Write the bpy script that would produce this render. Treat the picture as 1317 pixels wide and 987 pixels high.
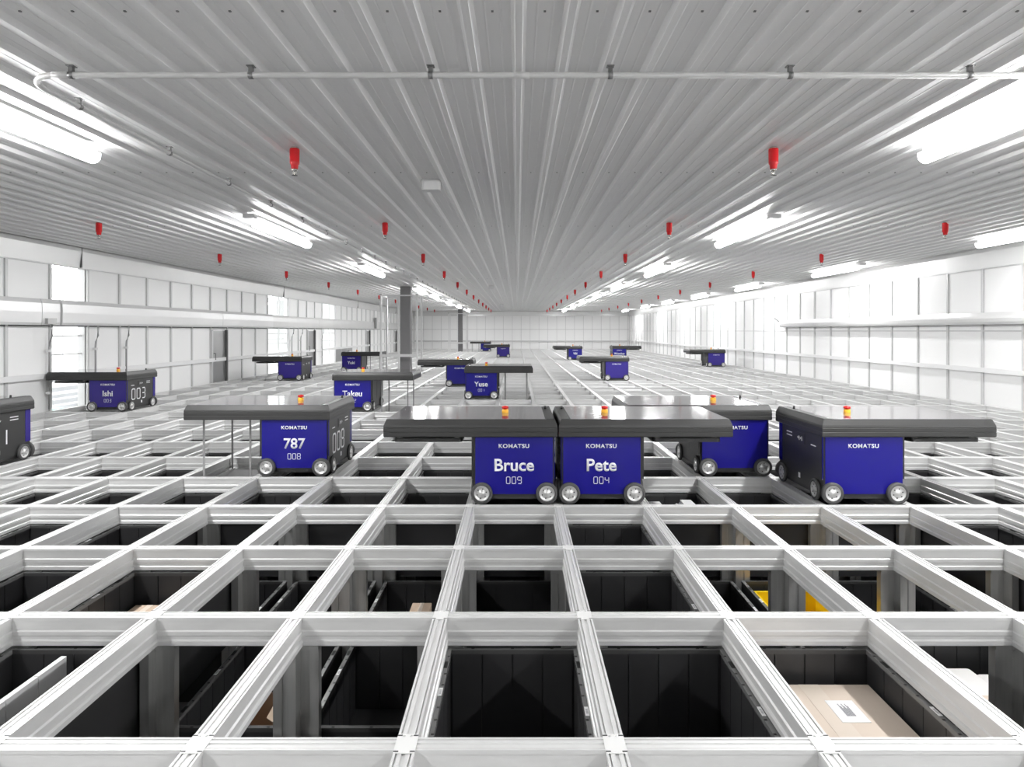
import bpy, math, random
from mathutils import Vector, Matrix
random.seed(7)
PI = math.pi
for o in list(bpy.data.objects):
    bpy.data.objects.remove(o)
SC = bpy.context.scene
COL = SC.collection

# ------------------------------------------------------------------ camera, world, exposure
CH = 0.951                       # camera height above the rail tops (z = 0)
F = 867.0                        # focal length in pixels of the 1317 px wide frame
cam_d = bpy.data.cameras.new('camera')
cam = bpy.data.objects.new('camera', cam_d)
COL.objects.link(cam)
cam.location = (0, 0, CH)
cam.rotation_euler = (PI/2, 0, 0)
cam_d.sensor_width = 36
cam_d.lens = F/1317*36
cam_d.shift_x = -6.5/1317
cam_d.shift_y = -67.5/1317
cam_d.clip_start = 0.05
SC.camera = cam
w = bpy.data.worlds.new('world')
SC.world = w
w.use_nodes = True
w.node_tree.nodes['Background'].inputs[0].default_value = (1, 1, 1, 1)
w.node_tree.nodes['Background'].inputs[1].default_value = 1.0
SC.view_settings.view_transform = 'Standard'
SC.view_settings.look = 'None'
SC.view_settings.gamma = 1
SC.view_settings.use_curve_mapping = False
SC.view_settings.exposure = -0.10
LAMP = 48.0
LAMP_W = 62.0                    # downward part of each fitting's light, in watts                      # emission of the ceiling tubes
SC.cycles.max_bounces = 10
SC.cycles.diffuse_bounces = 6
SC.cycles.glossy_bounces = 4
SC.cycles.transparent_max_bounces = 8
SC.cycles.caustics_reflective = False
SC.cycles.caustics_refractive = False
SC.cycles.sample_clamp_indirect = 4

PX, PY = 0.4805, 0.7055
def RX(k): return -0.2555 + PX*k
def RY(n): return 1.553 + PY*n
K0, K1, N0, N1 = -11, 13, -1, 49
CEIL = CH + 1.072
WL, WR, WF, WB = -5.62, 6.05, 36.45, -1.3
FLOOR = -0.697
RIM0, RIM1, BH = -0.097, -0.397, 0.300

# ------------------------------------------------------------------ materials
def mat(name, col, rough=0.5, metal=0.0, emit=0, noise=0, nscale=30, coat=0, stretch=(1, 1, 1), alpha=1, trans=0, spec=0.5, bump=0, bscale=60):
    m = bpy.data.materials.new(name)
    m.use_nodes = True
    nt = m.node_tree
    b = nt.nodes['Principled BSDF']
    b.inputs['Base Color'].default_value = (*col, 1)
    b.inputs['Roughness'].default_value = rough
    b.inputs['Metallic'].default_value = metal
    b.inputs['Coat Weight'].default_value = coat
    b.inputs['Coat Roughness'].default_value = 0.08
    b.inputs['Specular IOR Level'].default_value = spec
    b.inputs['Transmission Weight'].default_value = trans
    if emit:
        b.inputs['Emission Color'].default_value = (1, 1, 1, 1)
        b.inputs['Emission Strength'].default_value = emit
    if noise or bump:
        tc = nt.nodes.new('ShaderNodeTexCoord')
        mp = nt.nodes.new('ShaderNodeMapping')
        mp.inputs['Scale'].default_value = stretch
        nt.links.new(tc.outputs['Object'], mp.inputs['Vector'])
    if noise:
        n = nt.nodes.new('ShaderNodeTexNoise')
        n.inputs['Scale'].default_value = nscale
        n.inputs['Detail'].default_value = 4
        nt.links.new(mp.outputs[0], n.inputs['Vector'])
        r = nt.nodes.new('ShaderNodeMapRange')
        r.inputs['To Min'].default_value = 1-noise
        r.inputs['To Max'].default_value = 1+noise
        nt.links.new(n.outputs['Fac'], r.inputs['Value'])
        mx = nt.nodes.new('ShaderNodeVectorMath')
        mx.operation = 'SCALE'
        mx.inputs[0].default_value = col
        nt.links.new(r.outputs[0], mx.inputs['Scale'])
        nt.links.new(mx.outputs[0], b.inputs['Base Color'])
    if bump:
        n2 = nt.nodes.new('ShaderNodeTexNoise')
        n2.inputs['Scale'].default_value = bscale
        nt.links.new(mp.outputs[0], n2.inputs['Vector'])
        bp = nt.nodes.new('ShaderNodeBump')
        bp.inputs['Strength'].default_value = bump
        bp.inputs['Distance'].default_value = 0.02
        nt.links.new(n2.outputs['Fac'], bp.inputs['Height'])
        nt.links.new(bp.outputs[0], b.inputs['Normal'])
    return m

M = {}
M['alu'] = mat('aluminium', (.74, .74, .735), .42, .35, noise=.07, nscale=14, stretch=(1, 1, 4))
M['alu_post'] = mat('post_aluminium', (.55, .55, .54), .38, .8, noise=.15, nscale=20, stretch=(4, 4, .3))
M['alu_joint'] = mat('joint_aluminium', (.86, .86, .85), .45, .3)
M['screw'] = mat('screw_dark', (.03, .03, .03), .5)
M['bin'] = mat('bin_plastic', (.024, .024, .025), .42, noise=.12, nscale=6)
M['bin_rim'] = mat('bin_rim_sheen', (.15, .15, .15), .22, noise=.1, nscale=6)  # grey rim, base raised to carry the ceiling lamps' reflection
M['rim_dark'] = mat('bin_rim_dark', (.05, .05, .05), .35)
M['hole'] = mat('hole_black', (.004, .004, .004), .8)
M['sticker'] = mat('sticker_white', (.8, .8, .8), .5)
M['print'] = mat('print_grey', (.25, .25, .27), .6)
M['carton'] = mat('carton', (.52, .40, .30), .75, noise=.05, nscale=5)
M['carton_pale'] = mat('carton_pale', (.66, .56, .47), .7, noise=.03, nscale=3)
M['tape'] = mat('carton_tape', (.68, .59, .50), .35)
M['yellow'] = mat('yellow_plastic', (.85, .62, .01), .4)
M['greytray'] = mat('grey_tray', (.7, .7, .7), .5)
M['white_item'] = mat('white_item', (.78, .77, .75), .5)
M['bag'] = mat('bag_film', (.72, .72, .72), .18, bump=.6, bscale=25, coat=.5)
M['ceiling'] = mat('ceiling_paint', (.88, .88, .877), .36, noise=.03, nscale=2, stretch=(1, .1, 1))
M['panel'] = mat('wall_panel', (.92, .92, .916), .35, noise=.02, nscale=1.5)
M['mullion'] = mat('mullion', (.62, .62, .62), .4, .2)
M['fascia'] = mat('fascia_foil', (.72, .72, .715), .3, .35, noise=.04, nscale=2, bump=.25, bscale=2.5)
M['duct'] = mat('duct_foil', (.80, .80, .80), .34, .3, noise=.03, nscale=2, bump=.3, bscale=3)
M['dark_line'] = mat('seam_and_shadow', (.12, .12, .12), .6)
M['door_metal'] = mat('door_metal', (.42, .42, .42), .35, .7, noise=.1, nscale=4)
M['column'] = mat('column_paint', (.25, .245, .25), .85, spec=.2, noise=.03, nscale=5)
M['white_metal'] = mat('white_metal', (.82, .82, .82), .4)
M['pipe'] = mat('pipe_paint', (.62, .62, .615), .3)
M['clamp'] = mat('clamp_steel', (.22, .22, .22), .35, .8)
M['red'] = mat('red_plastic', (.55, .004, .008), .35)
M['chrome'] = mat('chrome', (.75, .73, .70), .2, 1)
M['lamp'] = mat('lamp_tube', (1, 1, 1), .4, emit=LAMP)
M['lamp_end_glow'] = mat('lamp_end_glow', (1, 1, 1), .4, emit=LAMP*.8)  # glow added to the end caps to brighten the far wall
M['hall_fill'] = mat('hall_fill_tube', (1, 1, 1), .4, emit=LAMP*.9)
M['lamp_soft'] = mat('side_lamp_tube', (1, 1, 1), .4, emit=LAMP*.5)
M['lamp_body'] = mat('lamp_body', (.75, .75, .75), .5)
M['blue'] = mat('robot_blue', (.008, .006, .19), .25, coat=.1, spec=.3)
M['blue2'] = mat('robot_violet', (.028, .017, .20), .25, coat=.1, spec=.3)
M['black'] = mat('robot_black', (.022, .022, .022), .42)
M['charcoal'] = mat('robot_charcoal', (.025, .025, .0245), .42)
M['top'] = mat('robot_top', (.11, .10, .11), .10, coat=.6)
M['rubber'] = mat('rubber', (.055, .055, .055), .7)
M['hub'] = mat('wheel_hub', (.68, .68, .67), .35, .6)
M['strap'] = mat('strap', (.25, .25, .25), .5)
M['ink'] = mat('white_lettering', (.85, .85, .87), .5)
M['amber'] = mat('amber_plastic', (.9, .45, .02), .35)
M['button'] = mat('button_red', (.6, .01, .01), .35)
M['concrete'] = mat('concrete', (.25, .25, .25), .8, noise=.1, nscale=3)
M['grey_bin'] = mat('tote_grey', (.30, .31, .32), .6)
M['backwall'] = mat('hall_white', (.85, .86, .86), .6)
M['teal'] = mat('teal_plastic', (.25, .6, .5), .5)
gm = bpy.data.materials.new('glass')
gm.use_nodes = True
nt = gm.node_tree
nt.nodes.clear()
out = nt.nodes.new('ShaderNodeOutputMaterial'); mx = nt.nodes.new('ShaderNodeMixShader')
tr = nt.nodes.new('ShaderNodeBsdfTransparent'); gl = nt.nodes.new('ShaderNodeBsdfGlossy')
gl.inputs['Roughness'].default_value = .02
mx.inputs[0].default_value = .05
nt.links.new(tr.outputs[0], mx.inputs[1]); nt.links.new(gl.outputs[0], mx.inputs[2])
nt.links.new(mx.outputs[0], out.inputs[0])
M['glass'] = gm

# ------------------------------------------------------------------ mesh builder
class MB:
    def __init__(s):
        s.v, s.f, s.mi, s.sm, s.mats = [], [], [], [], []
    def _m(s, m):
        if m not in s.mats: s.mats.append(m)
        return s.mats.index(m)
    def add(s, vs, fs, m, smooth=False):
        b = len(s.v); i = s._m(m)
        s.v += [tuple(v) for v in vs]
        for f in fs:
            s.f.append(tuple(b+k for k in f)); s.mi.append(i); s.sm.append(smooth)
        return s
    def box(s, x0, x1, y0, y1, z0, z1, m):
        return s.add([(x0, y0, z0), (x1, y0, z0), (x1, y1, z0), (x0, y1, z0), (x0, y0, z1), (x1, y0, z1), (x1, y1, z1), (x0, y1, z1)],
                     [(0, 3, 2, 1), (4, 5, 6, 7), (0, 1, 5, 4), (1, 2, 6, 5), (2, 3, 7, 6), (3, 0, 4, 7)], m)
    def rbox(s, x0, x1, y0, y1, z0, z1, m, r=.005, seg=3, top=0):
        """box with rounded vertical edges and an optional bevelled top"""
        pts = []
        for cx, cy, a0 in ((x1-r, y1-r, 0), (x0+r, y1-r, 90), (x0+r, y0+r, 180), (x1-r, y0+r, 270)):
            for k in range(seg+1):
                a = math.radians(a0+90*k/seg)
                pts.append((cx+r*math.cos(a), cy+r*math.sin(a)))
        rings = [(z0, 0), (z1-top, 0)] + ([(z1, top)] if top else [])
        n = len(pts); vs = []; mxx, mxy = (x0+x1)/2, (y0+y1)/2
        for z, ins in rings:
            for (x, y) in pts:
                sx = 1-ins/((x1-x0)/2); sy = 1-ins/((y1-y0)/2)
                vs.append((mxx+(x-mxx)*sx, mxy+(y-mxy)*sy, z))
        fs = [tuple(reversed(range(n)))]
        for r_ in range(len(rings)-1):
            for k in range(n):
                a = r_*n+k; b = r_*n+(k+1) % n
                fs.append((a, b, b+n, a+n))
        fs.append(tuple(range((len(rings)-1)*n, len(rings)*n)))
        return s.add(vs, fs, m)
    def lathe(s, prof, c, m, axis='z', n=20, smooth=True):
        vs = []; k = len(prof)
        for i in range(n):
            a = 2*PI*i/n
            for (r, h) in prof:
                p = (r*math.cos(a), r*math.sin(a), h)
                if axis == 'y': p = (p[0], p[2], p[1])
                elif axis == 'x': p = (p[2], p[0], p[1])
                vs.append((c[0]+p[0], c[1]+p[1], c[2]+p[2]))
        fs = []
        for i in range(n):
            j = (i+1) % n
            for q in range(k-1):
                fs.append((i*k+q, j*k+q, j*k+q+1, i*k+q+1))
        return s.add(vs, fs, m, smooth)
    def tube(s, path, r, m, n=10, cap=True):
        P = [Vector(p) for p in path]
        vs = []; up = Vector((0, 0, 1))
        for i, p in enumerate(P):
            d = (P[min(i+1, len(P)-1)]-P[max(i-1, 0)]).normalized()
            u = up if abs(d.dot(up)) < .9 else Vector((1, 0, 0))
            a = d.cross(u).normalized(); b = a.cross(d).normalized()
            for k in range(n):
                t = 2*PI*k/n
                vs.append(p+a*r*math.cos(t)+b*r*math.sin(t))
        fs = []
        for i in range(len(P)-1):
            for k in range(n):
                fs.append((i*n+k, i*n+(k+1) % n, (i+1)*n+(k+1) % n, (i+1)*n+k))
        if cap:
            fs.append(tuple(range(n))); fs.append(tuple(reversed(range((len(P)-1)*n, len(P)*n))))
        return s.add(vs, fs, m, True)
    def extr(s, prof, a, b, axis, m, off=(0, 0, 0), closed=True):
        """extrude a cross-section (p, z) along x or y"""
        vs = []
        for t in (a, b):
            for (p, z) in prof:
                vs.append((t+off[0], p+off[1], z+off[2]) if axis == 'x' else (p+off[0], t+off[1], z+off[2]))
        n = len(prof); fs = []
        for k in range(n if closed else n-1):
            j = (k+1) % n
            fs.append((k, j, j+n, k+n))
        if closed:
            fs.append(tuple(range(n))); fs.append(tuple(reversed(range(n, 2*n))))
        return s.add(vs, fs, m)
    def mesh(s, name):
        me = bpy.data.meshes.new(name)
        me.from_pydata(s.v, [], s.f)
        for m in s.mats: me.materials.append(M[m])
        me.polygons.foreach_set('material_index', s.mi)
        me.polygons.foreach_set('use_smooth', s.sm)
        me.update()
        import bmesh
        bm = bmesh.new(); bm.from_mesh(me)
        bmesh.ops.recalc_face_normals(bm, faces=bm.faces)
        bm.to_mesh(me); bm.free()
        return me
    def build(s, name, parent=None, loc=(0, 0, 0)):
        o = bpy.data.objects.new(name, s.mesh(name))
        COL.objects.link(o)
        o.location = loc
        if parent: o.parent = parent
        return o

def thing(name, label, cat, loc=(0, 0, 0), group=None):
    o = bpy.data.objects.new(name, None)
    o.empty_display_size = .1
    COL.objects.link(o); o.location = loc
    return tag(o, label, cat, group)
def tag(o, label, cat, group=None):
    o['label'] = label; o['category'] = cat
    if group: o['group'] = group
    return o
def struct(o):
    o['kind'] = 'structure'; return o
def copy_tree(o, parent=None):
    c = o.copy(); COL.objects.link(c); c.parent = parent
    for ch in [x for x in KIDS.get(o.name, [])]:
        copy_tree(ch, c)
    return c
KIDS = {}
def index_kids():
    KIDS.clear()
    for o in bpy.data.objects:
        if o.parent: KIDS.setdefault(o.parent.name, []).append(o)

def ordinal(n):
    W = ['zeroth', 'first', 'second', 'third', 'fourth', 'fifth', 'sixth', 'seventh', 'eighth', 'ninth', 'tenth', 'eleventh', 'twelfth', 'thirteenth', 'fourteenth']
    return W[n]

# ------------------------------------------------------------------ the room shell
struct(MB().box(WL-.1, WR+.1, WB-.1, WF+.1, FLOOR-.1, FLOOR, 'concrete').build('floor'))

# ribbed ceiling sheet: flat pans with hanging trapezoid ribs and faint beads
prof = []
x = WL-.12
P0 = .006
i0 = math.floor((WL-.1-P0)/.1775); i1 = math.ceil((WR+.1-P0)/.1775)
for i in range(i0, i1+1):
    c = P0+.1775*i
    prof += [(c-.028, 0), (c-.0125, -.021), (c+.0125, -.021), (c+.028, 0)]
    for b in (.062, .115):
        prof += [(c+b-.005, 0), (c+b, -.0016), (c+b+.005, 0)]
mb = MB()
mb.extr(prof, WB-.1, WF+.05, 'y', 'ceiling', off=(0, 0, CEIL+.012), closed=False)
mb.box(WL-.12, WR+.12, WB-.1, WF+.1, CEIL+.03, CEIL+.08, 'ceiling')
struct(mb.build('ceiling'))
# screw heads in the pans
mb = MB()
for yy in (2.28, 4.6, 6.95, 9.3, 11.6, 13.9):
    for i in range(-24, 25):
        c = P0+.1775*i+.088
        mb.box(c-.004, c+.004, yy-.004, yy+.004, CEIL+.008, CEIL+.0115, 'clamp')
ob = mb.build('ceiling_screws'); ob['kind'] = 'stuff'
tag(ob, 'rows of small screw heads fixing the ribbed ceiling sheets', 'screws'); 

PANEL_TOP = CH+.81
# --- right wall
def wall_long(name, X, sgn, m0, opens, doors):
    """X: inner face; sgn +1 = right wall; modules of PY from m0; opens: set of open modules"""
    mb = MB()
    def bx(a, b, y0, y1, z0, z1, m):
        xa, xb = sorted((X+sgn*a, X+sgn*b)); mb.box(xa, xb, y0, y1, z0, z1, m)
    j0 = math.ceil((WB-m0)/PY)-1; j1 = math.floor((WF-m0)/PY)
    for j in range(j0, j1+1):
        ya = max(WB, m0+PY*j); yb = min(WF, m0+PY*(j+1))
        if j in opens:
            bx(.0, .10, ya, yb, FLOOR, -.06, 'panel')
            continue
        bx(.0, .10, ya, yb, FLOOR, CEIL+.04, 'panel')
        bx(-.004, 0, ya+.022, yb-.022, -.04, CH+.06, 'panel')
        bx(-.004, 0, ya+.022, yb-.022, CH+.20, PANEL_TOP-.012, 'panel')
    for j in opens:
        ya = m0+PY*j; yb = ya+PY
        bx(0, .1, ya, yb, PANEL_TOP, CEIL+.04, 'panel')
    return struct(mb.build(name)), (j0, j1)
LM0, RM0 = 8.10, 8.04
OPEN_L = {0, 10, 11, 16, 17}
wl, (lj0, lj1) = wall_long('wall_left', WL, -1, LM0, OPEN_L, ())
wr, (rj0, rj1) = wall_long('wall_right', WR, 1, RM0, set(), ())
mb = MB().box(WL-.1, WR+.1, WF, WF+.1, FLOOR, CEIL+.08, 'panel')
for i in range(-12, 14):
    xx = RX(i)
    mb.box(xx+.012, xx+PX-.012, WF-.004, WF, -.04, CEIL-.3, 'panel') if WL < xx < WR-PX else None
struct(mb.build('wall_far'))
struct(MB().box(WL-.1, WR+.1, WB-.1, WB, FLOOR, CEIL+.08, 'panel').build('wall_near'))

# glazing bars along the walls
mb = MB()
for j in range(lj0, lj1+1):
    y = LM0+PY*j
    mb.box(WL, WL+.022, y-.018, y+.018, -.05, PANEL_TOP, 'mullion')
mb.box(WL, WL+.018, WB, WF, CH+.055, CH+.075, 'dark_line')  # dark strip standing in for the shadow along the duct's lower edge
mb.box(WL, WL+.02, WB, WF, PANEL_TOP-.012, PANEL_TOP+.004, 'mullion')
mb.box(WL, WL+.03, WB, WF, -.10, -.05, 'alu')
struct(mb.build('trim_1'))
mb = MB()
for j in range(rj0, rj1+1):
    y = RM0+PY*j
    mb.box(WR-.022, WR, y-.016, y+.016, -.05, PANEL_TOP, 'mullion')
mb.box(WR-.015, WR, WB, WF, CH-.006, CH+.008, 'mullion')
mb.box(WR-.02, WR, WB, WF, PANEL_TOP-.012, PANEL_TOP+.004, 'mullion')
mb.box(WR-.03, WR, WB, WF, -.10, -.05, 'alu')
struct(mb.build('trim_2'))
mb = MB()
for i in range(-11, 14):
    mb.box(RX(i)-.008, RX(i)+.008, WF-.02, WF, -.05, PANEL_TOP, 'mullion')
mb.box(WL, WR, WF-.02, WF, CH+.075, CH+.10, 'mullion')
struct(mb.build('trim_3'))
# fascias under the ceiling
mb = MB().extr([(WL, PANEL_TOP), (WL+.03, PANEL_TOP), (WL+.055, CEIL-.06), (WL+.05, CEIL-.012), (WL, CEIL-.012)], WB, WF, 'y', 'fascia')
for yy in (8.62, 16.1, 23.6, 31): mb.box(WL+.03, WL+.058, yy, yy+.006, PANEL_TOP, CEIL-.012, 'dark_line')
struct(mb.build('trim_4'))
mb = MB().extr([(WR, PANEL_TOP), (WR-.03, PANEL_TOP), (WR-.05, CEIL-.06), (WR-.045, CEIL-.012), (WR, CEIL-.012)], WB, WF, 'y', 'fascia')
struct(mb.build('trim_5'))
mb = MB().box(WL+.06, WR-.06, WF-.05, WF, PANEL_TOP, CEIL-.012, 'fascia')
struct(mb.build('trim_6'))

# window openings in the left wall
def glazed(n, j0, j1):
    ya, yb = LM0+PY*j0, LM0+PY*(j1+1)
    mb = MB()
    mb.box(WL-.06, WL-.054, ya+.02, yb-.02, -.05, PANEL_TOP, 'glass')
    struct(mb.build('window_%d' % n))
    mb = MB()
    for z in (CH+.085, CH-.07, CH-.30):
        mb.box(WL-.07, WL-.045, ya, yb, z, z+.018, 'mullion')
    for yy in (ya-.01, yb-.03): mb.box(WL-.1, WL-.01, yy, yy+.04, -.06, PANEL_TOP, 'mullion')
    struct(mb.build('window_%d' % (n+3)))
glazed(1, 0, 0); glazed(2, 10, 11); glazed(3, 16, 17)

# handrail strips
mb = MB().rbox(WL+.03, WL+.055, WB+.1, WF-.1, CH-.565, CH-.50, 'white_metal', r=.006)
hr = thing('wall_rail', 'pale metal rail running along the left wall above the grid', 'rail')
mb.build('rail_bar', hr)
mb = MB()
for j in range(lj0+1, lj1, 2): mb.box(WL+.02, WL+.034, LM0+PY*j-.015, LM0+PY*j+.015, CH-.555, CH-.51, 'alu')
mb.build('mounting_plate', hr)
hr = thing('wall_rail', 'pale metal rail running along the right wall above the grid', 'rail')
MB().rbox(WR-.055, WR-.03, WB+.1, WF-.1, CH-.535, CH-.475, 'white_metal', r=.006).build('rail_bar', hr)
mb = MB()
for j in range(rj0+1, rj1, 2): mb.box(WR-.034, WR-.02, RM0+PY*j-.015, RM0+PY*j+.015, CH-.525, CH-.485, 'alu')
mb.build('mounting_plate', hr)
hr = thing('wall_rail', 'grey metal rail running across the far end wall', 'rail')
MB().box(WL+.1, WR-.1, WF-.06, WF-.03, CH-.575, CH-.505, 'mullion').build('rail_bar', hr)
mb = MB()
for i in range(-10, 13, 2): mb.box(RX(i)-.015, RX(i)+.015, WF-.034, WF-.018, CH-.565, CH-.515, 'alu')
mb.build('mounting_plate', hr)

# ------------------------------------------------------------------ wall ducts
def duct_prof(X, s, depth, z0, z1):
    return [(X, z0), (X+s*depth*.9, z0), (X+s*depth, z0+.03), (X+s*depth*1.04, (z0+z1)/2), (X+s*depth, z1-.05), (X+s*depth*.8, z1), (X, z1)]
d = thing('wall_duct', 'wide white foil-clad duct along the near part of the left wall', 'duct')
cuts = [WB+.05, 4.4, 7.8, 8.12, 8.92, 12.6, 15.2]
for a, b in zip(cuts, cuts[1:]):
    bul = .02 if b == 8.92 else 0
    MB().extr(duct_prof(WL+.023, 1, .10+bul, CH+.07, CH+.375), a+.004, b-.004, 'y', 'duct').build('duct_segment', d)
MB().box(WL+.10, WL+.16, 7.85, 8.0, CH+.085, CH+.15, 'door_metal').build('sensor_box', d)
d = thing('wall_duct', 'flatter pale grey duct along the far part of the left wall', 'duct')
cuts = [15.25, 18.9, 22.5, 26.2, 29.9, 33.5, WF-.1]
for a, b in zip(cuts, cuts[1:]):
    MB().extr(duct_prof(WL+.023, 1, .05, CH+.075, CH+.36), a, b-.006, 'y', 'fascia').build('duct_segment', d)
MB().box(WL+.08, WL+.11, 26.2, 26.5, CH+.1, CH+.52, 'clamp').build('bracket', d)
d = thing('wall_duct', 'slim pale grey box duct along the right wall', 'duct')
cuts = [WB+.05, 3.8, 7.6, 11.4, 15.2]
for a, b in zip(cuts, cuts[1:]):
    MB().extr(duct_prof(WR-.023, -1, .12, CH+.085, CH+.235), a, b-.005, 'y', 'fascia').build('duct_segment', d)
sv = thing('surveillance_sensor', 'small white sensor on an arm at the end of the right wall duct', 'sensor', (WR-.08, 15.2, CH+.20))
MB().box(-.05, .055, .0, .12, -.05, .01, 'white_metal').build('sensor_head', sv)
MB().tube([(-.03, .05, 0), (-.12, .1, .09)], .012, 'clamp').build('arm', sv)

# conduits curving from under the left duct down the wall
CONDUIT = [(8.02, 'at the near edge of the glazed opening'), (8.90, 'at the far edge of the glazed opening'), (9.60, 'one panel beyond the tall glazed opening'),
           (16.66, 'just beyond the middle window'), (17.35, 'one panel beyond the middle window'), (19.25, 'just before the farthest window')]
for y, t in CONDUIT:
    c = thing('conduit', 'thin grey conduit curving down the left wall ' + t, 'conduit', (WL+.03, y, 0), 'conduits on the left wall')
    MB().tube([(.09, -.05, CH+.075), (.09, -.05, CH+.02), (.07, -.02, CH-.06), (.03, 0, CH-.14), (.025, 0, CH-.20), (.025, 0, .02)], .012, 'door_metal', n=8).build('tube', c)
    for z in (CH-.25, CH-.75):
        MB().box(-.004, .042, -.022, .022, z, z+.03, 'alu').build('clip', c)

# metal service doors in the left wall
for q, (ya, yb, t) in enumerate([(12.36, 12.90, 'nearest'), (18.0, 18.55, 'second'), (25.0, 25.5, 'third'), (30.7, 31.2, 'farthest')]):
    dd = struct(MB().box(WL+.012, WL+.03, ya, yb, -.05, CH+.0, 'door_metal').build('door_%d' % (q+1)))
    MB().box(WL+.0235, WL+.07, yb, yb+.05, -.05, CH+.02, 'dark_line').build('door_frame', dd)
    MB().box(WL+.0235, WL+.05, ya-.04, ya, -.05, CH+.02, 'mullion').build('door_frame', dd)
    MB().tube([(WL+.03, ya+.06, .42), (WL+.07, ya+.06, .42), (WL+.07, ya+.06, .54), (WL+.03, ya+.06, .54)], .007, 'clamp', n=6).build('door_handle', dd)
for j in (18, 19, 20):
    struct(MB().box(WL+.004, WL+.02, LM0+PY*j+.03, LM0+PY*(j+1)-.03, -.04, .42, 'door_metal').build('wall_left_kick_panel_%d' % (j-17)))

# ------------------------------------------------------------------ hall behind the glazed openings
HX = -11.6
struct(MB().box(HX, WL-.1, 5, 34, FLOOR-.1, FLOOR, 'backwall').build('floor_hall'))
struct(MB().box(HX, WL-.1, 5, 34, 2.4, 2.5, 'backwall').build('ceiling_hall'))
mb = MB().box(HX-.1, HX, 5, 34, FLOOR, 2.5, 'backwall')
for k in range(20): mb.box(HX, HX+.02, 6+k*1.4, 6.02+k*1.4, FLOOR, 2.4, 'mullion')
for z in (.55, 1.25): mb.box(HX, HX+.03, 5, 34, z, z+.04, 'mullion')
struct(mb.build('wall_hall_left'))
struct(MB().box(HX, WL-.1, 33.9, 34, FLOOR, 2.5, 'backwall').build('wall_hall_far'))
struct(MB().box(HX, WL-.1, 5, 5.1, FLOOR, 2.5, 'backwall').build('wall_hall_near'))
def tote_stack(x, y, n, t):
    r = thing('tote_stack_pallet', 'low pallet behind the glazed opening ' + t, 'pallet', (x, y, FLOOR))
    MB().box(0, .8, 0, 1.2, 0, .12, 'white_item').build('deck', r)
tq = 0
for gx, gy in ((-8.3, 11.2), (-8.3, 12.0), (-8.3, 12.8), (-9.4, 12.4), (-9.4, 13.6)):
    for z in range(7 if gx > -9 else 8):
        tq += 1
        t = thing('tote', 'grey plastic tote stacked in the hall behind the tall glazed opening', 'tote', (gx, gy, FLOOR+.105*z), 'totes in the hall behind the glass')
        MB().box(0, .6, 0, .72, 0, .075, 'grey_bin').build('tote_body', t)
        MB().box(-.012, .612, -.012, .732, .075, .105, 'mullion').build('tote_rim', t)
rl = thing('guard_railing', 'white guard railing in the hall behind the glazed opening', 'railing', (-6.6, 8.6, FLOOR))
for k in range(7):
    MB().tube([(0, k*1.8, 0), (0, k*1.8, 1.12)], .02, 'white_metal' if k else 'clamp', n=8).build('post', rl)
for z in (.45, .75, 1.1): MB().tube([(0, 0, z), (0, 10.8, z)], .016, 'white_metal', n=8).build('rail', rl)
cb = thing('cabinet', 'teal-trimmed white cabinet low behind the tall glazed opening', 'cabinet', (-7.6, 9.9, FLOOR))
MB().rbox(0, .6, 0, .5, 0, .42, 'white_item', r=.02).build('body', cb)
MB().rbox(-.01, .61, -.01, .51, .42, .47, 'teal', r=.02).build('lid', cb)

# ------------------------------------------------------------------ ceiling lights
def make_light():
    r = thing('ceiling_light', 'x', 'light', (0, 0, CEIL-.009))
    MB().rbox(-.028, .028, -.76, .76, -.045, 0, 'lamp_body', r=.01).build('housing', r)
    mb = MB()
    pr = [(.045*math.cos(a), -.062+.040*math.sin(a)) for a in [PI*k/8*1.0+PI for k in range(9)]]
    pr = [(-.045, -.045)] + pr + [(.045, -.045)]
    mb.extr(pr, -.75, .75, 'y', 'lamp')
    mb.build('diffuser', r)
    for s in (-1, 1):
        MB().extr(pr, *(sorted((s*.7505, s*.772))), 'y', 'lamp_end_glow').build('end_cap', r)
    MB().box(-.05, .05, -.96, -.88, -.04, 0.0, 'lamp_body').build('junction_box', r)
    MB().tube([(0, -.88, -.02), (0, -.76, -.02)], .008, 'lamp_body', n=6).build('cable', r)
    ld = bpy.data.lights.new('lamp_light', 'AREA')
    ld.shape = 'RECTANGLE'; ld.size = .07; ld.size_y = 1.48; ld.energy = LAMP_W
    lo = bpy.data.objects.new('lamp_light', ld); COL.objects.link(lo); lo.parent = r; lo.location = (0, 0, -.1045)
    return r
SOFT = None
proto = make_light()
index_kids()
rows = [(-2.43, 'left ceiling row'), (2.34, 'middle ceiling row'), (5.36, 'ceiling row beside the right wall')]
first = True
LY = [-.25] + [3.09+4.13*k for k in range(8)]
LY = [-.35, 3.09, 7.05, 11.4, 15.7, 19.8, 24.0, 28.2, 33.4]
for X, t in rows:
    for i, y in enumerate(LY):
        if i == 0: continue
        o = proto if first else copy_tree(proto); first = False
        if X > 5:
            for ch in bpy.data.objects:
                if ch.parent == o and ch.type == 'LIGHT':
                    if SOFT is None: SOFT = ch.data.copy(); SOFT.energy = LAMP_W*.5
                    ch.data = SOFT
                if ch.parent == o and ch.name.startswith(('diffuser', 'end_cap')):
                    ch.material_slots[0].link = 'OBJECT'; ch.material_slots[0].material = M['lamp_soft']
        if i == 4 and X < 0: y = 16.9
        o.location = (X, y, CEIL-.009)
        o['label'] = 'linear tube light, %s from the camera, %s' % (ordinal(i), t)
        o['group'] = 'linear lights on the ribbed ceiling'
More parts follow.
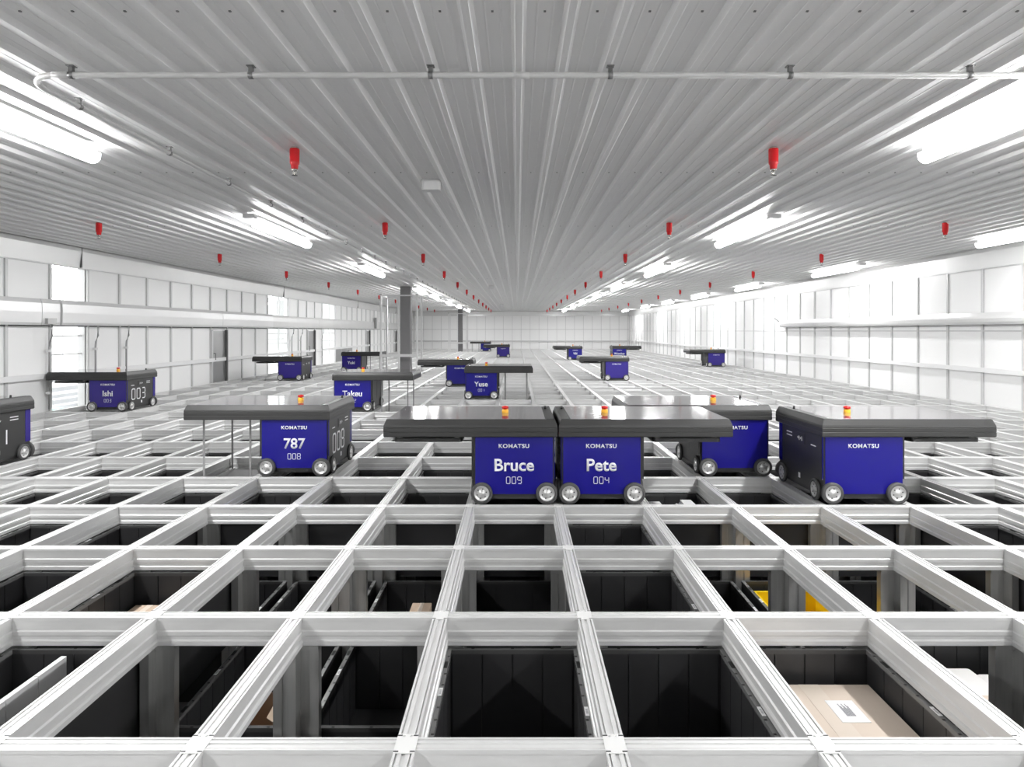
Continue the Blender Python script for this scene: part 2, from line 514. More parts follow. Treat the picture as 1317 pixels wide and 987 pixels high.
for X in (-2.43, 2.34, 5.36):      # the fittings over the camera's end of the room
    o = copy_tree(proto); o.location = (X, -.35, CEIL-.009)
    o['label'] = 'white linear tube light on the ceiling above the camera end of the room'; o['group'] = 'linear lights on the ribbed ceiling'
for y, hx in [(y, hx) for hx in (-7.2, -9.8) for y in (8, 11, 14, 17, 20, 23, 26, 29)]:  # invented fittings, added to brighten the hall behind the glass
    o = copy_tree(proto); o.location = (hx, y, 2.39)
    for ch in bpy.data.objects:
        if ch.parent == o and ch.name.startswith('diffuser'):
            ch.material_slots[0].link = 'OBJECT'; ch.material_slots[0].material = M['hall_fill']
    o['label'] = 'added linear tube light brightening the hall behind the glazed openings'; o['group'] = 'added linear lights brightening the hall behind the glass'

# ------------------------------------------------------------------ sprinklers
def make_sprinkler():
    r = thing('sprinkler', 'x', 'sprinkler', (0, 0, CEIL+.012))
    MB().lathe([(0, 0), (.019, 0), (.0205, -.002), (.0205, -.012), (0, -.012)], (0, 0, 0), 'chrome').build('escutcheon', r)
    MB().lathe([(0, -.010), (.027, -.010), (.0285, -.02), (.0275, -.088), (.028, -.09), (.028, -.094), (.026, -.096), (.027, -.099), (.022, -.105), (.020, -.125), (.017, -.131), (0, -.131)], (0, 0, 0), 'red').build('guard_cup', r)
    mb = MB().lathe([(0, -.13), (.018, -.13), (.018, -.138), (.008, -.140), (.006, -.150), (.003, -.16), (.003, -.166), (0, -.166)], (0, 0, 0), 'chrome', n=12)
    for s in (-1, 1):
        mb.tube([(s*.012, 0, -.138), (s*.011, 0, -.152), (s*.003, 0, -.164)], .0022, 'chrome', n=6)
    mb.build('nozzle', r)
    MB().lathe([(0, -.166), (.018, -.166), (.018, -.169), (0, -.169)], (0, 0, 0), 'clamp', n=12).build('deflector', r)
    return r
sp = make_sprinkler(); index_kids(); first = True
for X, k0, t in ((-1.31, 0, 'inner left row'), (1.51, 0, 'inner right row'), (-4.15, 1, 'outer left row'), (4.25, 1, 'outer right row')):
    for k in range(k0, 12):
        y = 3.97+2.72*k
        o = sp if first else copy_tree(sp); first = False
        o.location = (X+.0, y, CEIL+.012)
        o['label'] = 'red sprinkler hanging from the ceiling, %s from the camera in the %s' % (ordinal(k-k0+1), t)
        o['group'] = 'red sprinklers hanging from the ceiling'

# ceiling boxes
for y, t in ((4.84, 'nearest the camera, large in view'), (16.1, 'farther off, just left of the centre line'), (27.2, 'farthest off, a speck near the end wall')):
    d = thing('smoke_detector', 'white rounded detector box on the ribbed ceiling, ' + t, 'detector', (-.615, y, CEIL+.010))
    MB().rbox(-.065, .065, -.05, .05, -.075, -.006, 'white_metal', r=.02, seg=5, top=0).build('cover', d)
    MB().rbox(-.068, .068, -.053, .053, -.008, 0, 'alu', r=.02, seg=5).build('base_plate', d)

# overhead pipe with its bend
Z = CH+1.025
PXL, PYF = -2.0, 2.70
pp = thing('overhead_pipe', 'pale pipe crossing under the ceiling and bending along its left side', 'pipe')
path = [(WR-.06, PYF, Z), (PXL+.16, PYF, Z)]
for k in range(1, 9):
    a = -PI/2-PI/2*k/8
    path.append((PXL+.16+.16*math.cos(a), PYF+.16+.16*math.sin(a), Z))
path.append((PXL, WF-.1, Z))
MB().tube(path, .0125, 'pipe', n=14).build('tube', pp)
for X in (-1.83+.0, .02): MB().tube([(X-.03, PYF, Z), (X+.03, PYF, Z)], .0145, 'pipe', n=14).build('coupling', pp)
def clamp(x, y, along):
    mb = MB().tube([(x-.009, y, Z), (x+.009, y, Z)] if along == 'x' else [(x, y-.009, Z), (x, y+.009, Z)], .0155, 'clamp', n=12)
    mb.box(x-.008, x+.008, y-.008, y+.008, Z+.012, Z+.037, 'clamp')
    mb.box(x-.015, x+.015, y-.015, y+.015, Z+.034, Z+.037, 'clamp')
    mb.build('pipe_clamp', pp)
for k in range(11): clamp(-1.785+.7195*k, PYF, 'x')
for k in range(30): clamp(PXL, 3.08+.8*k, 'y')

# ------------------------------------------------------------------ columns and guard frames
def column(X, y, wd, t, t2):
    c = thing('support_column', 'dark grey square steel column rising from the grid to the ceiling, ' + t, 'column', (X, y, FLOOR))
    MB().rbox(-wd/2, wd/2, -wd/2, wd/2, 0, CEIL-.0-FLOOR, 'column', r=.02).build('shaft', c)
    MB().box(-wd/2-.05, wd/2+.05, -wd/2-.05, wd/2+.05, CEIL-FLOOR-.03, CEIL-FLOOR-.0, 'lamp_body').build('capital_plate', c)
    g = thing('safety_cage', 'white tubular frame standing around the ' + t2 + ' column', 'frame', (X, y, .001))
    L, R_, Mi = -.52, .31, -.11
    for (a, b) in ((L, -.36), (Mi, -.36), (R_, -.36), (L, .36), (R_, .36)):
        MB().box(a-.02, a+.02, b-.02, b+.02, 0, CH+.80, 'white_metal').build('post', g)
    MB().box(L-.02, R_+.02, -.38, -.34, CH+.80, CH+.83, 'white_metal').build('top_rail', g)
    MB().box(L-.02, R_+.02, .34, .38, CH+.80, CH+.83, 'white_metal').build('top_rail', g)
    for a in (L, R_): MB().box(a-.015, a+.015, -.34, .34, CH+.80, CH+.83, 'white_metal').build('top_rail', g)
    MB().box(L-.02, R_+.02, -.41, -.3805, CH-.59, CH-.53, 'white_metal').build('lower_rail', g)
    for a in (L, R_):
        MB().box(a-.03, a+.03, -.39, -.33, CH+.83, CH+.845, 'clamp').build('corner_bracket', g)
column(-2.60, 15.80, .245, 'the nearer of two', 'nearer')
column(-2.68, 31.9, .21, 'the farther of two', 'farther')

# ------------------------------------------------------------------ storage grid
half = [(.024, 0), (.024, -.010), (.021, -.0115), (.021, -.042), (.0255, -.046), (.0255, -.059), (.021, -.062), (.021, -.073), (.0275, -.077), (.0275, -.091), (.024, -.094)]
topp = [(.0185, 0), (.0180, -.005), (.0150, -.005), (.0145, -.0012), (.0045, -.0012), (.0040, -.004)]
PROF = [(-a, b) for a, b in reversed(topp)]
PROF = half + [(-a, b) for a, b in reversed(half)] + [(-a, b) for a, b in topp] + list(reversed(topp))
grid = thing('track_grid', 'pale aluminium grid of crossing rails filling the floor of the room', 'grid')
Y0, Y1 = RY(N0)-.03, RY(N1)+.05
for k in range(K0, K1+1):
    MB().extr([(RX(k)+a, b) for a, b in PROF], Y0, Y1, 'y', 'alu').build('long_rail', grid)
for n in range(N0, N1+1):
    mb = MB()
    pf = [(RY(n)+a, b) for a, b in PROF]
    for k in range(K0, K1):
        mb.extr(pf, RX(k)+.0212, RX(k+1)-.0212, 'x', 'alu')
    mb.build('cross_rail', grid)
jm = MB()
jm.rbox(-.0245, .0245, -.036, .036, -.0008, .0009, 'alu_joint', r=.003)
for s in (-1, 1):
    jm.box(-.0245, -.013, s*.030-.002, s*.030+.002, .0009, .0014, 'screw')
    jm.box(.013, .0245, s*.030-.002, s*.030+.002, .0009, .0014, 'screw')
    jm.lathe([(0, .0022), (.003, .0022), (.0035, .0009)], (s*.008, .027, 0), 'hub', n=8)
jmesh = jm.mesh('rail_joint')
cnt = 0
for n in range(0, 5):
    for k in range(-5, 8):
        if abs(RX(k))/RY(n)*F > 690: continue
        o = bpy.data.objects.new('rail_joint', jmesh); COL.objects.link(o)
        o.parent = grid; o.location = (RX(k), RY(n), 0); cnt += 1
# upright posts of plus-shaped section
pm = MB()
pl = [(.074, .014), (.040, .014), (.036, .010), (.014, .0105), (.0145, .036), (.0145, .058)]
q = []
for (a, b) in [(.076, .016), (.046, .016), (.044, .011), (.0145, .011), (.0145, .060)]: q.append((a, b))
for (a, b) in [(-.0145, .060), (-.0145, .011), (-.044, .011), (-.046, .016), (-.076, .016)]: q.append((a, b))
for (a, b) in [(-.076, -.016), (-.046, -.016), (-.044, -.011), (-.0145, -.011), (-.0145, -.060)]: q.append((a, b))
for (a, b) in [(.0145, -.060), (.0145, -.011), (.044, -.011), (.046, -.016), (.076, -.016)]: q.append((a, b))
nq = len(q)
vs = [(a, b, FLOOR) for a, b in q] + [(a, b, -.0945) for a, b in q]
fs = [(k, (k+1) % nq, (k+1) % nq+nq, k+nq) for k in range(nq)]
pm.add(vs, fs, 'alu_post')
pm.box(-.076, .076, -.02, .02, -.11, -.0945, 'alu_post')
pmesh = pm.mesh('upright_post')
LOWER = {0: {-1, -2, 3}, 1: {0, -1, -2, 2, 3, 4}, 2: {0, -1, -2, -3, 2, 3, 4}}
for n in range(0, 5):
    for k in range(-6, 8):
        if abs(RX(k))/RY(n)*F > 740 and n: continue
        o = bpy.data.objects.new('upright_post', pmesh); COL.objects.link(o)
        o.parent = grid; o.location = (RX(k), RY(n), 0)

# ------------------------------------------------------------------ bins
BWX, BWY = .4325, .648
def make_bin(label_side):
    r = thing('storage_bin', 'x', 'bin')
    hx, hy, t = BWX/2, BWY/2, .016
    mb = MB()
    # outer shell with a floor; origin at the rim height, centre of the cell
    mb.box(-hx+.002, hx-.002, -hy+.002, hy-.002, -BH, -BH+.008, 'bin')
    for s in (-1, 1):
        a, b = sorted((s*(hx-.002), s*(hx-.008))); mb.box(a, b, -hy+.002, hy-.002, -BH, -.006, 'bin')
        a, b = sorted((s*(hy-.002), s*(hy-.008))); mb.box(-hx+.002, hx-.002, a, b, -BH, -.006, 'bin')
    # inner wall panels with grooves between
    n = 6
    for s in (-1, 1):
        for k in range(n):
            w_ = (BWY-.036)/n; y0 = -hy+.018+w_*k
            a, b = sorted((s*(hx-.008), s*(hx-.0135))); mb.box(a, b, y0+.0018, y0+w_-.0018, -BH+.01, -.010, 'bin')
    n = 4
    for s in (-1, 1):
        for k in range(n):
            w_ = (BWX-.036)/n; x0 = -hx+.018+w_*k
            a, b = sorted((s*(hy-.008), s*(hy-.0135))); mb.box(x0+.0018, x0+w_-.0018, a, b, -BH+.01, -.010, 'bin')
    mb.build('bin_body', r)
    mb = MB()
    for s in (-1, 1):
        a, b = sorted((s*hx, s*(hx-t))); mb.box(a, b, -hy, hy, -.014, 0, 'bin_rim')
        a, b = sorted((s*hy, s*(hy-t))); mb.box(-hx+t, hx-t, a, b, -.014, 0, 'rim_dark')
        for y in (-.21, .21):
            mb.box(s*(hx-.008)-.0062, s*(hx-.008)+.0062, y-.02, y+.02, 0, .0006, 'hole')
        for y in (-.265, -.155, -.09, -.03, .03, .09, .155, .265):
            x = s*(hx-.012)
            mb.box(x-.004, x+.004, y-.0035, y+.0035, 0, .0006, 'hole')
        for x in (-.13, 0, .13):
            mb.box(x-.005, x+.005, s*(hy-.006)-.003, s*(hy-.006)+.003, 0, .0006, 'hole')
    mb.build('rim', r)
    for s in (-1, 1):
        mb = MB().box(s*(hx-.009)-.0055, s*(hx-.009)+.0055, -s*.05-.022, -s*.05+.022, .0002, .0012, 'sticker')
        for k in range(5): mb.box(s*(hx-.009)-.003, s*(hx-.009)+.003, -s*.05-.012+.005*k, -s*.05-.0095+.005*k, .0012, .0014, 'print')
        mb.build('sticker', r)
    return r
bp_ = make_bin(0); index_kids(); first = True
SPECIAL = {(0, 2, 0): 'black bin holding a large pale carton, front right', (2, 3, 1): 'sunken black bin holding the yellow crate',
           (3, 2, 0): 'black bin holding two clear bags, right of centre', (0, -3, 0): 'black bin with a pale grey divider, bottom left corner',
           (0, 0, 0): 'empty black bin at the bottom centre with grey rims', (1, 4, 1): 'sunken black bin holding the white parcels, right edge',
           (0, -2, 1): 'sunken black bin holding an opened brown carton, bottom left'}
BINS = {}
def place_bin(r_, c, lvl):
    global first
    o = bp_ if first else copy_tree(bp_); first = False
    z = RIM0 if lvl == 0 else RIM1
    o.location = (RX(c)+PX/2, RY(r_)+PY/2, z)
    side = 'in the centre column' if c == 0 else '%s column %s of centre' % (ordinal(abs(c)), 'right' if c > 0 else 'left')
    rowt = 'in the %s row of cells from the front' % ordinal(r_+1)
    o['label'] = SPECIAL.get((r_, c, lvl)) or ('black bin %s, %s row from the front, %s' % ('sitting high' if lvl == 0 else 'sunk low', ordinal(r_+1), side))
    o['group'] = 'black storage bins under the grid'
    BINS[(r_, c, lvl)] = o
for r_ in range(0, 8):
    for c in range(-11, 13):
        dm = RY(r_+1)
        if abs((RX(c)+PX/2)/dm*F) > 690+PX*.5/dm*F: continue
        if r_ >= 6 and abs(c) > 7: continue
        lvl = 1 if c in LOWER.get(r_, ()) else 0
        place_bin(r_, c, lvl)
        if lvl == 0 and r_ < 3 and False: place_bin(r_, c, 1)

# ------------------------------------------------------------------ goods in the bins
def cell_c(r_, c): return RX(c)+PX/2, RY(r_)+PY/2
x, y = cell_c(0, 2)
zb = RIM0-BH+.009
o = thing('carton', 'large pale brown carton with a white address label in the front right bin', 'box', (x-.01, y-.005, zb))
H = -.191-zb
MB().rbox(-.185, .197, -.27, .275, 0, H, 'carton_pale', r=.004).build('carton_body', o)
MB().box(-.03, .035, -.27, .275, H, H+.0006, 'tape').build('tape', o)
lb = MB().box(.013, .097, .063, .180, H+.0007, H+.0014, 'sticker').build('shipping_label', o)
mb = MB()
for k in range(8):
    mb.box(.042+.0035*k, .0445+.0035*k, .095, .160-.012*((k*7) % 3), H+.0014, H+.0018, 'print')
mb.build('printed_lines', lb)
# open cartons lower left
x, y = cell_c(0, -2)
def open_box(label, loc, sx, sy, h, m='carton', rot=0):
    o = thing('open_carton', label, 'box', loc)
    o.rotation_euler = (0, 0, rot)
    mb = MB(); t = .004
    mb.box(-sx/2, sx/2, -sy/2, sy/2, 0, t, m)
    for s in (-1, 1):
        a, b = sorted((s*sx/2, s*(sx/2-t))); mb.box(a, b, -sy/2, sy/2, t, h, m)
        a, b = sorted((s*sy/2, s*(sy/2-t))); mb.box(-sx/2+t, sx/2-t, a, b, t, h, m)
    mb.build('carton_body', o)
    for s in (-1, 1):
        f = MB().add([(s*sx/2, -sy/2, h), (s*sx/2, sy/2, h), (s*(sx/2-.07), sy/2, h+.05), (s*(sx/2-.07), -sy/2, h+.05),
                      (s*sx/2, -sy/2, h-.003), (s*sx/2, sy/2, h-.003), (s*(sx/2-.07), sy/2, h+.047), (s*(sx/2-.07), -sy/2, h+.047)],
                     [(0, 1, 2, 3), (4, 7, 6, 5), (0, 4, 5, 1), (1, 5, 6, 2), (2, 6, 7, 3), (3, 7, 4, 0)], m)
        f.build('flap', o)
    return o
z1 = RIM1-BH+.009
x, y = cell_c(1, -2)
open_box('opened brown carton with raised flaps deep between posts, lower left', (x+.065, y-.16, z1), .22, .26, .255, rot=.06)
x, y = cell_c(0, -1)
o = thing('carton', 'small brown carton at the bottom of a sunken bin, lower left', 'box', (x-.1, y+.1, z1))
MB().rbox(-.07, .07, -.12, .12, 0, .12, 'carton', r=.003).build('carton_body', o)
MB().box(-.012, .012, -.12, .12, .12, .1206, 'tape').build('tape', o)
x, y = cell_c(2, -1)
o = thing('carton', 'small brown carton just left of centre, glimpsed under the third cross rail', 'box', (x+.015, y+.02, z1))
MB().rbox(-.048, .048, -.08, .08, 0, .26, 'carton', r=.003).build('carton_body', o)
MB().box(-.01, .01, -.08, .08, .26, .2606, 'tape').build('tape', o)
x, y = cell_c(1, -3)
o = thing('carton', 'brown carton low in a high bin near the left edge, second row', 'box', (x-.10, y+.10, RIM0-BH+.009))
MB().rbox(-.06, .08, -.12, .15, 0, .175, 'carton', r=.003).build('carton_body', o)
MB().box(-.012, .012, -.12, .15, .175, .1756, 'tape').build('tape', o)
x, y = cell_c(2, 3)
o = thing('yellow_crate', 'bright yellow plastic crate in a sunken bin, right of centre', 'crate', (x-.0, y+.02, z1))
mb = MB(); sx, sy, h, t = .165, .25, .245, .006
mb.box(-sx, sx, -sy, sy, 0, t, 'yellow')
for s in (-1, 1):
    a, b = sorted((s*sx, s*(sx-t))); mb.box(a, b, -sy, sy, t, h, 'yellow')
    a, b = sorted((s*sy, s*(sy-t))); mb.box(-sx+t, sx-t, a, b, t, h, 'yellow')
mb.build('crate_body', o)
mb = MB()
for s in (-1, 1):
    a, b = sorted((s*(sx+.008), s*(sx-.008))); mb.box(a, b, -sy-.008, sy+.008, h, h+.008, 'yellow')
    a, b = sorted((s*(sy+.008), s*(sy-.008))); mb.box(-sx+.008, sx-.008, a, b, h, h+.008, 'yellow')
mb.build('rim', o)
# grey divider insert
x, y = cell_c(0, -3)
o = thing('divider_insert', 'pale grey ribbed divider standing in the bottom left bin', 'divider', (x, y, RIM0-BH+.009))
for k in range(4):
    MB().box(-.012, .004, .27-.13*(k+1)+.002, .27-.13*k-.002, 0, BH-.010, 'greytray').build('divider_panel', o)
MB().box(-.016, -.012, -.25, .27, 0, BH-.012, 'greytray').build('spine', o)
# white parcels
x, y = cell_c(1, 4)
for q_, (dx, dy, h, t) in enumerate([(-.08, .02, .215, 'larger'), (.095, .0, .20, 'smaller')]):
    o = thing('parcel', '%s of two white flat parcels in a sunken bin at the right edge' % t, 'parcel', (x+dx, y+dy, z1), 'white parcels in one bin')
    MB().rbox(-.085, .085, -.22, .22, 0, h, 'white_item', r=.012, top=.008).build('parcel_body', o)
    MB().box(-.04, .04, -.12, -.0, h, h+.0008, 'carton_pale').build('sticker', o)
# clear bags
def bag(label, loc, sx, sy, h, seed):
    rnd = random.Random(seed)
    o = thing('plastic_bag', label, 'bag', loc, 'clear bags in one bin')
    n = 14; vs = []; fs = []
    for i in range(n+1):
        for j in range(n+1):
            u, v = i/n*2-1, j/n*2-1
            e = max(0, (1-u**4)*(1-v**4))**.5
            vs.append((u*sx, v*sy, .001+h*e*(.8+.25*rnd.random())))
    N = (n+1)**2
    vs += [(a, b, 0) for a, b, c in vs]
    for i in range(n):
        for j in range(n):
            a = i*(n+1)+j
            fs.append((a, a+n+1, a+n+2, a+1)); fs.append((N+a, N+a+1, N+a+n+2, N+a+n+1))
    for i in range(n):
        for (a, b) in ((i, i+1), (n*(n+1)+i, n*(n+1)+i+1), (i*(n+1), (i+1)*(n+1)), (i*(n+1)+n, (i+1)*(n+1)+n)):
            fs.append((a, b, b+N, a+N))
    MB().add(vs, fs, 'bag').build('film', o)
    MB().box(-sx*.4, sx*.35, -sy*.5, sy*.3, h*1.02, h*1.05+.002, 'sticker').build('sticker', o)
x, y = cell_c(3, 2)
bag('left of two crumpled clear plastic bags filling a bin', (x-.11, y, RIM0-BH+.009), .088, .27, .285, 3)
bag('right of two crumpled clear plastic bags filling a bin', (x+.08, y, RIM0-BH+.009), .088, .27, .295, 5)

# ------------------------------------------------------------------ lettering
def text_mesh(txt, height, bold=.018, depth=.0012, space=1.0, widen=1.0):
    def cu(t):
        c = bpy.data.curves.new('t', 'FONT'); c.body = t; c.size = 1; c.align_x = 'CENTER'
        c.offset = bold; c.extrude = .0; c.space_character = space; c.resolution_u = 4
        return c
    ref = bpy.data.objects.new('ref', cu('H')); COL.objects.link(ref)
    o = bpy.data.objects.new('txt', cu(txt)); COL.objects.link(o)
    dg = bpy.context.evaluated_depsgraph_get(); dg.update()
    r = ref.evaluated_get(dg).to_mesh(); ys = [v.co.y for v in r.vertices]; s = height/(max(ys)-min(ys))
    me = bpy.data.meshes.new_from_object(o.evaluated_get(dg))
    y0 = min(ys)
    for v in me.vertices: v.co = Vector((v.co.x*s*widen, (v.co.y-y0)*s, 0))
    import bmesh
    bm = bmesh.new(); bm.from_mesh(me)
    g = bmesh.ops.extrude_face_region(bm, geom=bm.faces[:])
    bmesh.ops.translate(bm, vec=(0, 0, depth), verts=[e for e in g['geom'] if isinstance(e, bmesh.types.BMVert)])
    bmesh.ops.recalc_face_normals(bm, faces=bm.faces)
    bm.to_mesh(me); bm.free()
    me.materials.clear(); me.materials.append(M['ink'])
    bpy.data.objects.remove(o); bpy.data.objects.remove(ref)
    return me
SEG = {'0': 'abcdef', '1': 'bc', '2': 'abged', '3': 'abgcd', '4': 'fgbc', '7': 'abc', '8': 'abcdefg', '9': 'abcdfg'}
def digit_mesh(txt, h, wd, gap, t, depth=.0012):
    """angular outline digits in the x-y plane, centred in x"""
    vs, fs = [], []
    tot = len(txt)*wd+(len(txt)-1)*gap; x0 = -tot/2; c = t*1.1
    def bar(p, q):
        d = Vector((q[0]-p[0], q[1]-p[1])).normalized()*t*.15; n = Vector((-d.y, d.x)).normalized()*t/2
        P = [(p[0]-d.x+n.x, p[1]-d.y+n.y), (p[0]-d.x-n.x, p[1]-d.y-n.y), (q[0]+d.x-n.x, q[1]+d.y-n.y), (q[0]+d.x+n.x, q[1]+d.y+n.y)]
        b = len(vs); vs.extend([(a, e, 0) for a, e in P]+[(a, e, depth) for a, e in P])
        fs.extend([tuple(b+i for i in f) for f in ((0, 3, 2, 1), (4, 5, 6, 7), (0, 1, 5, 4), (1, 2, 6, 5), (2, 3, 7, 6), (3, 0, 4, 7))])
    for ch in txt:
        s = SEG[ch]; L, R_, B, T, Mi = x0+t/2, x0+wd-t/2, t/2, h-t/2, h/2
        if 'a' in s: bar((L+c, T), (R_-c, T))
        if 'd' in s: bar((L+c, B), (R_-c, B))
        if 'g' in s: bar((L+c, Mi), (R_-c, Mi))
        if 'f' in s: bar((L, Mi+c*.5), (L, T-c))
        if 'e' in s: bar((L, B+c), (L, Mi-c*.5 if 'g' in s else Mi+c*.6))
        if 'b' in s: bar((R_, Mi+c*.5), (R_, T-c))
        if 'c' in s: bar((R_, B+c), (R_, Mi-c*.5 if 'g' in s else Mi+c*.6))
        if 'a' in s and 'f' in s: bar((L, T-c), (L+c, T))
        if 'a' in s and 'b' in s: bar((R_-c, T), (R_, T-c))
        if 'd' in s and 'e' in s: bar((L, B+c), (L+c, B))
        if 'd' in s and 'c' in s: bar((R_-c, B), (R_, B+c))
        x0 += wd+gap
    me = bpy.data.meshes.new('digits'); me.from_pydata(vs, [], fs); me.materials.append(M['ink']); return me
LOGO = text_mesh('KOMATSU', .0225, bold=.026, space=1.12, widen=1.1)

# ------------------------------------------------------------------ robots
BX0, BX1, BY1 = .020, .4605, .628        # body extents in the cell (front plane y = 0)
def put(me, name, parent, mtx):
    o = bpy.data.objects.new(name, me); COL.objects.link(o); o.parent = parent; o.matrix_local = mtx; return o
def front_m(x, z, y=-.0035): return Matrix.Translation((x, y, z)) @ Matrix.Rotation(PI/2, 4, 'X')
PROTO = {}
def robot_meshes(side, blue):
    """side -1: canopy overhangs to the left (-x), +1: to the right"""
    key = (side, blue)
    if key in PROTO: return PROTO[key]
    P = []
    mx = lambda a: a if side < 0 else PX-a      # mirror in the body cell
    def MBX(x0, x1, *r): return (*sorted((mx(x0), mx(x1))), *r)
    # body
    m = MB().rbox(BX0, BX1, .0, BY1, .045, .372, 'black', r=.012)
    P.append(('chassis', m.mesh('chassis'), None))
    m = MB().rbox(BX0+.02, BX1-.02, .03, BY1-.03, .018, .046, 'rubber', r=.01)
    P.append(('undertray', m.mesh('undertray'), None))
    m = MB().rbox(*MBX(.026, .452), -.003, .0004, .052, .366, blue, r=.0012)
    P.append(('front_panel', m.mesh('front_panel'), None))
    m = MB().rbox(*MBX(.026, .452), BY1-.0004, BY1+.003, .052, .366, blue, r=.0012)
    P.append(('rear_panel', m.mesh('rear_panel'), None))
    # corner strip in blue at the rear of the number side
    m = MB().box(*MBX(BX1-.0005, BX1+.0022), BY1-.055, BY1-.004, .13, .366, blue)
    m.box(*MBX(BX1-.0005, BX1+.0022), .004, .014, .13, .366, blue)
    P.append(('corner_strip', m.mesh('corner_strip'), None))
    # side access panel with vents, emblem and a small mark
    m = MB().box(*MBX(BX1-.0004, BX1+.002), .018, BY1-.06, .12, .366, 'charcoal')
    P.append(('side_panel', m.mesh('side_panel'), None))
    m = MB().box(*MBX(BX1+.0018, BX1+.0045), .235, .345, .285, .345, 'black')
    for k in range(4):
        m.tube([(mx(BX1+.005), .27+.018*k, .30+.008*(k % 2)), (mx(BX1+.005), .275+.018*k, .325-.006*(k % 2))], .0022, 'ink', n=6)
    P.append(('connector_port', m.mesh('connector_port'), None))
    m = MB()
    for (a, b, z) in ((.09, .155, .295), (.42, .50, .325), (.42, .50, .305)):
        m.box(*MBX(BX1+.0018, BX1+.003), a, b, z, z+.006, 'ink')
    m.box(*MBX(BX1+.0018, BX1+.003), .30, .325, .075, .105, 'ink')
    P.append(('side_marks', m.mesh('side_marks'), None))
    m = MB().box(*MBX(BX0-.0018, BX0+.0004), .03, .30, .13, .362, 'charcoal')
    m.box(*MBX(BX0-.0018, BX0+.0004), .31, BY1-.04, .13, .362, 'charcoal')
    P.append(('inner_panel', m.mesh('inner_panel'), None))
    P.append(('corner_bracket', MB().box(*MBX(.004, .019), .02, .045, .13, .368, 'black').mesh('corner_bracket'), None))
    P.append(('corner_bracket', MB().box(*MBX(.004, .019), BY1-.045, BY1-.02, .13, .368, 'black').mesh('corner_bracket'), None))
    # canopy
    xa, xb = sorted((mx(-.4805+.004), mx(.4805-.004)))
    m = MB()
    ya, yb = -.022, BY1+.018
    rings = [(.367, .004), (.372, 0), (.392, 0), (.3935, .0015), (.3955, .0015), (.397, 0), (.415, 0), (.4165, .0015), (.4185, .0015), (.420, 0), (.432, .002), (.4625, .014)]
    vs = []
    for z, i in rings: vs += [(xa+i, ya+i, z), (xb-i, ya+i, z), (xb-i, yb-i, z), (xa+i, yb-i, z)]
    fs = [(0, 3, 2, 1)]
    for r_ in range(len(rings)-1):
        for k in range(4): a = r_*4+k; b = r_*4+(k+1) % 4; fs.append((a, b, b+4, a+4))
    L = (len(rings)-1)*4; fs.append((L, L+1, L+2, L+3))
    m.add(vs, fs, 'charcoal')
    P.append(('canopy', m.mesh('canopy'), None))
    e = mx(.4805-.07)
    x_a, x_b = (xa+.016, e) if side < 0 else (e, xb-.016)
    P.append(('top_cover', MB().box(x_a, x_b, ya+.018, yb-.018, .462, .4645, 'top').mesh('top_cover'), None))
    x_a, x_b = (e+.006, xb-.016) if side < 0 else (xa+.016, e-.006)
    P.append(('end_cover', MB().box(x_a, x_b, ya+.018, yb-.018, .462, .4655, 'charcoal').mesh('end_cover'), None))
    P.append(('antenna', MB().lathe([(0, .02), (.006, .02), (.008, 0), (0, 0)], (mx(.43), .47, .465), 'black', n=10).mesh('antenna'), None))
    bc = (mx(.185), .30, .4645)
    P.append(('beacon', MB().lathe([(.020, 0), (.020, .016), (.017, .019), (0, .019)], bc, 'amber', n=16).mesh('beacon'), None))
    P.append(('push_button', MB().lathe([(.010, .019), (.010, .022), (.019, .023), (.021, .029), (.018, .036), (0, .040)], bc, 'button', n=16).mesh('push_button'), 'beacon'))
    # wheels
    def wheel(c, axis, out):
        w_ = (.024 if axis == 'y' else .0175)*out
        t = MB().lathe([(.040, 0), (.055, 0), (.059, w_*.15), (.059, w_*.8), (.055, w_), (.043, w_)], c, 'rubber', axis, 28)
        h = MB().lathe([(.0435, w_*.55), (.0435, w_*.92), (.038, w_*.92), (.036, w_*.8), (.016, w_*.75), (.014, w_*.95), (0, w_*.95)], c, 'hub', axis, 28)
        for k in range(6):
            a = 2*PI*k/6+.3; p = (.026*math.cos(a), .026*math.sin(a))
            cc = (c[0]+p[0], c[1], c[2]+p[1]) if axis == 'y' else (c[0], c[1]+p[0], c[2]+p[1])
            h.lathe([(.0035, w_*.76), (.0035, w_*.83), (0, w_*.83)], cc, 'hole', axis, 8)
        return t.mesh('wheel'), h.mesh('hub')
    W = []
    for c, ax, out in [((.062, -.0035, .059), 'y', -1), ((.4185, -.0035, .059), 'y', -1), ((.062, BY1+.0035, .059), 'y', 1), ((.4185, BY1+.0035, .059), 'y', 1),
                       ((BX1+.0005, .085, .059), 'x', 1), ((BX1+.0005, .545, .059), 'x', 1), ((BX0-.0005, .085, .059), 'x', -1), ((BX0-.0005, .545, .059), 'x', -1)]:
        W.append(wheel(c, ax, out))
    PROTO[key] = (P, W)
    return PROTO[key]
GR = {}
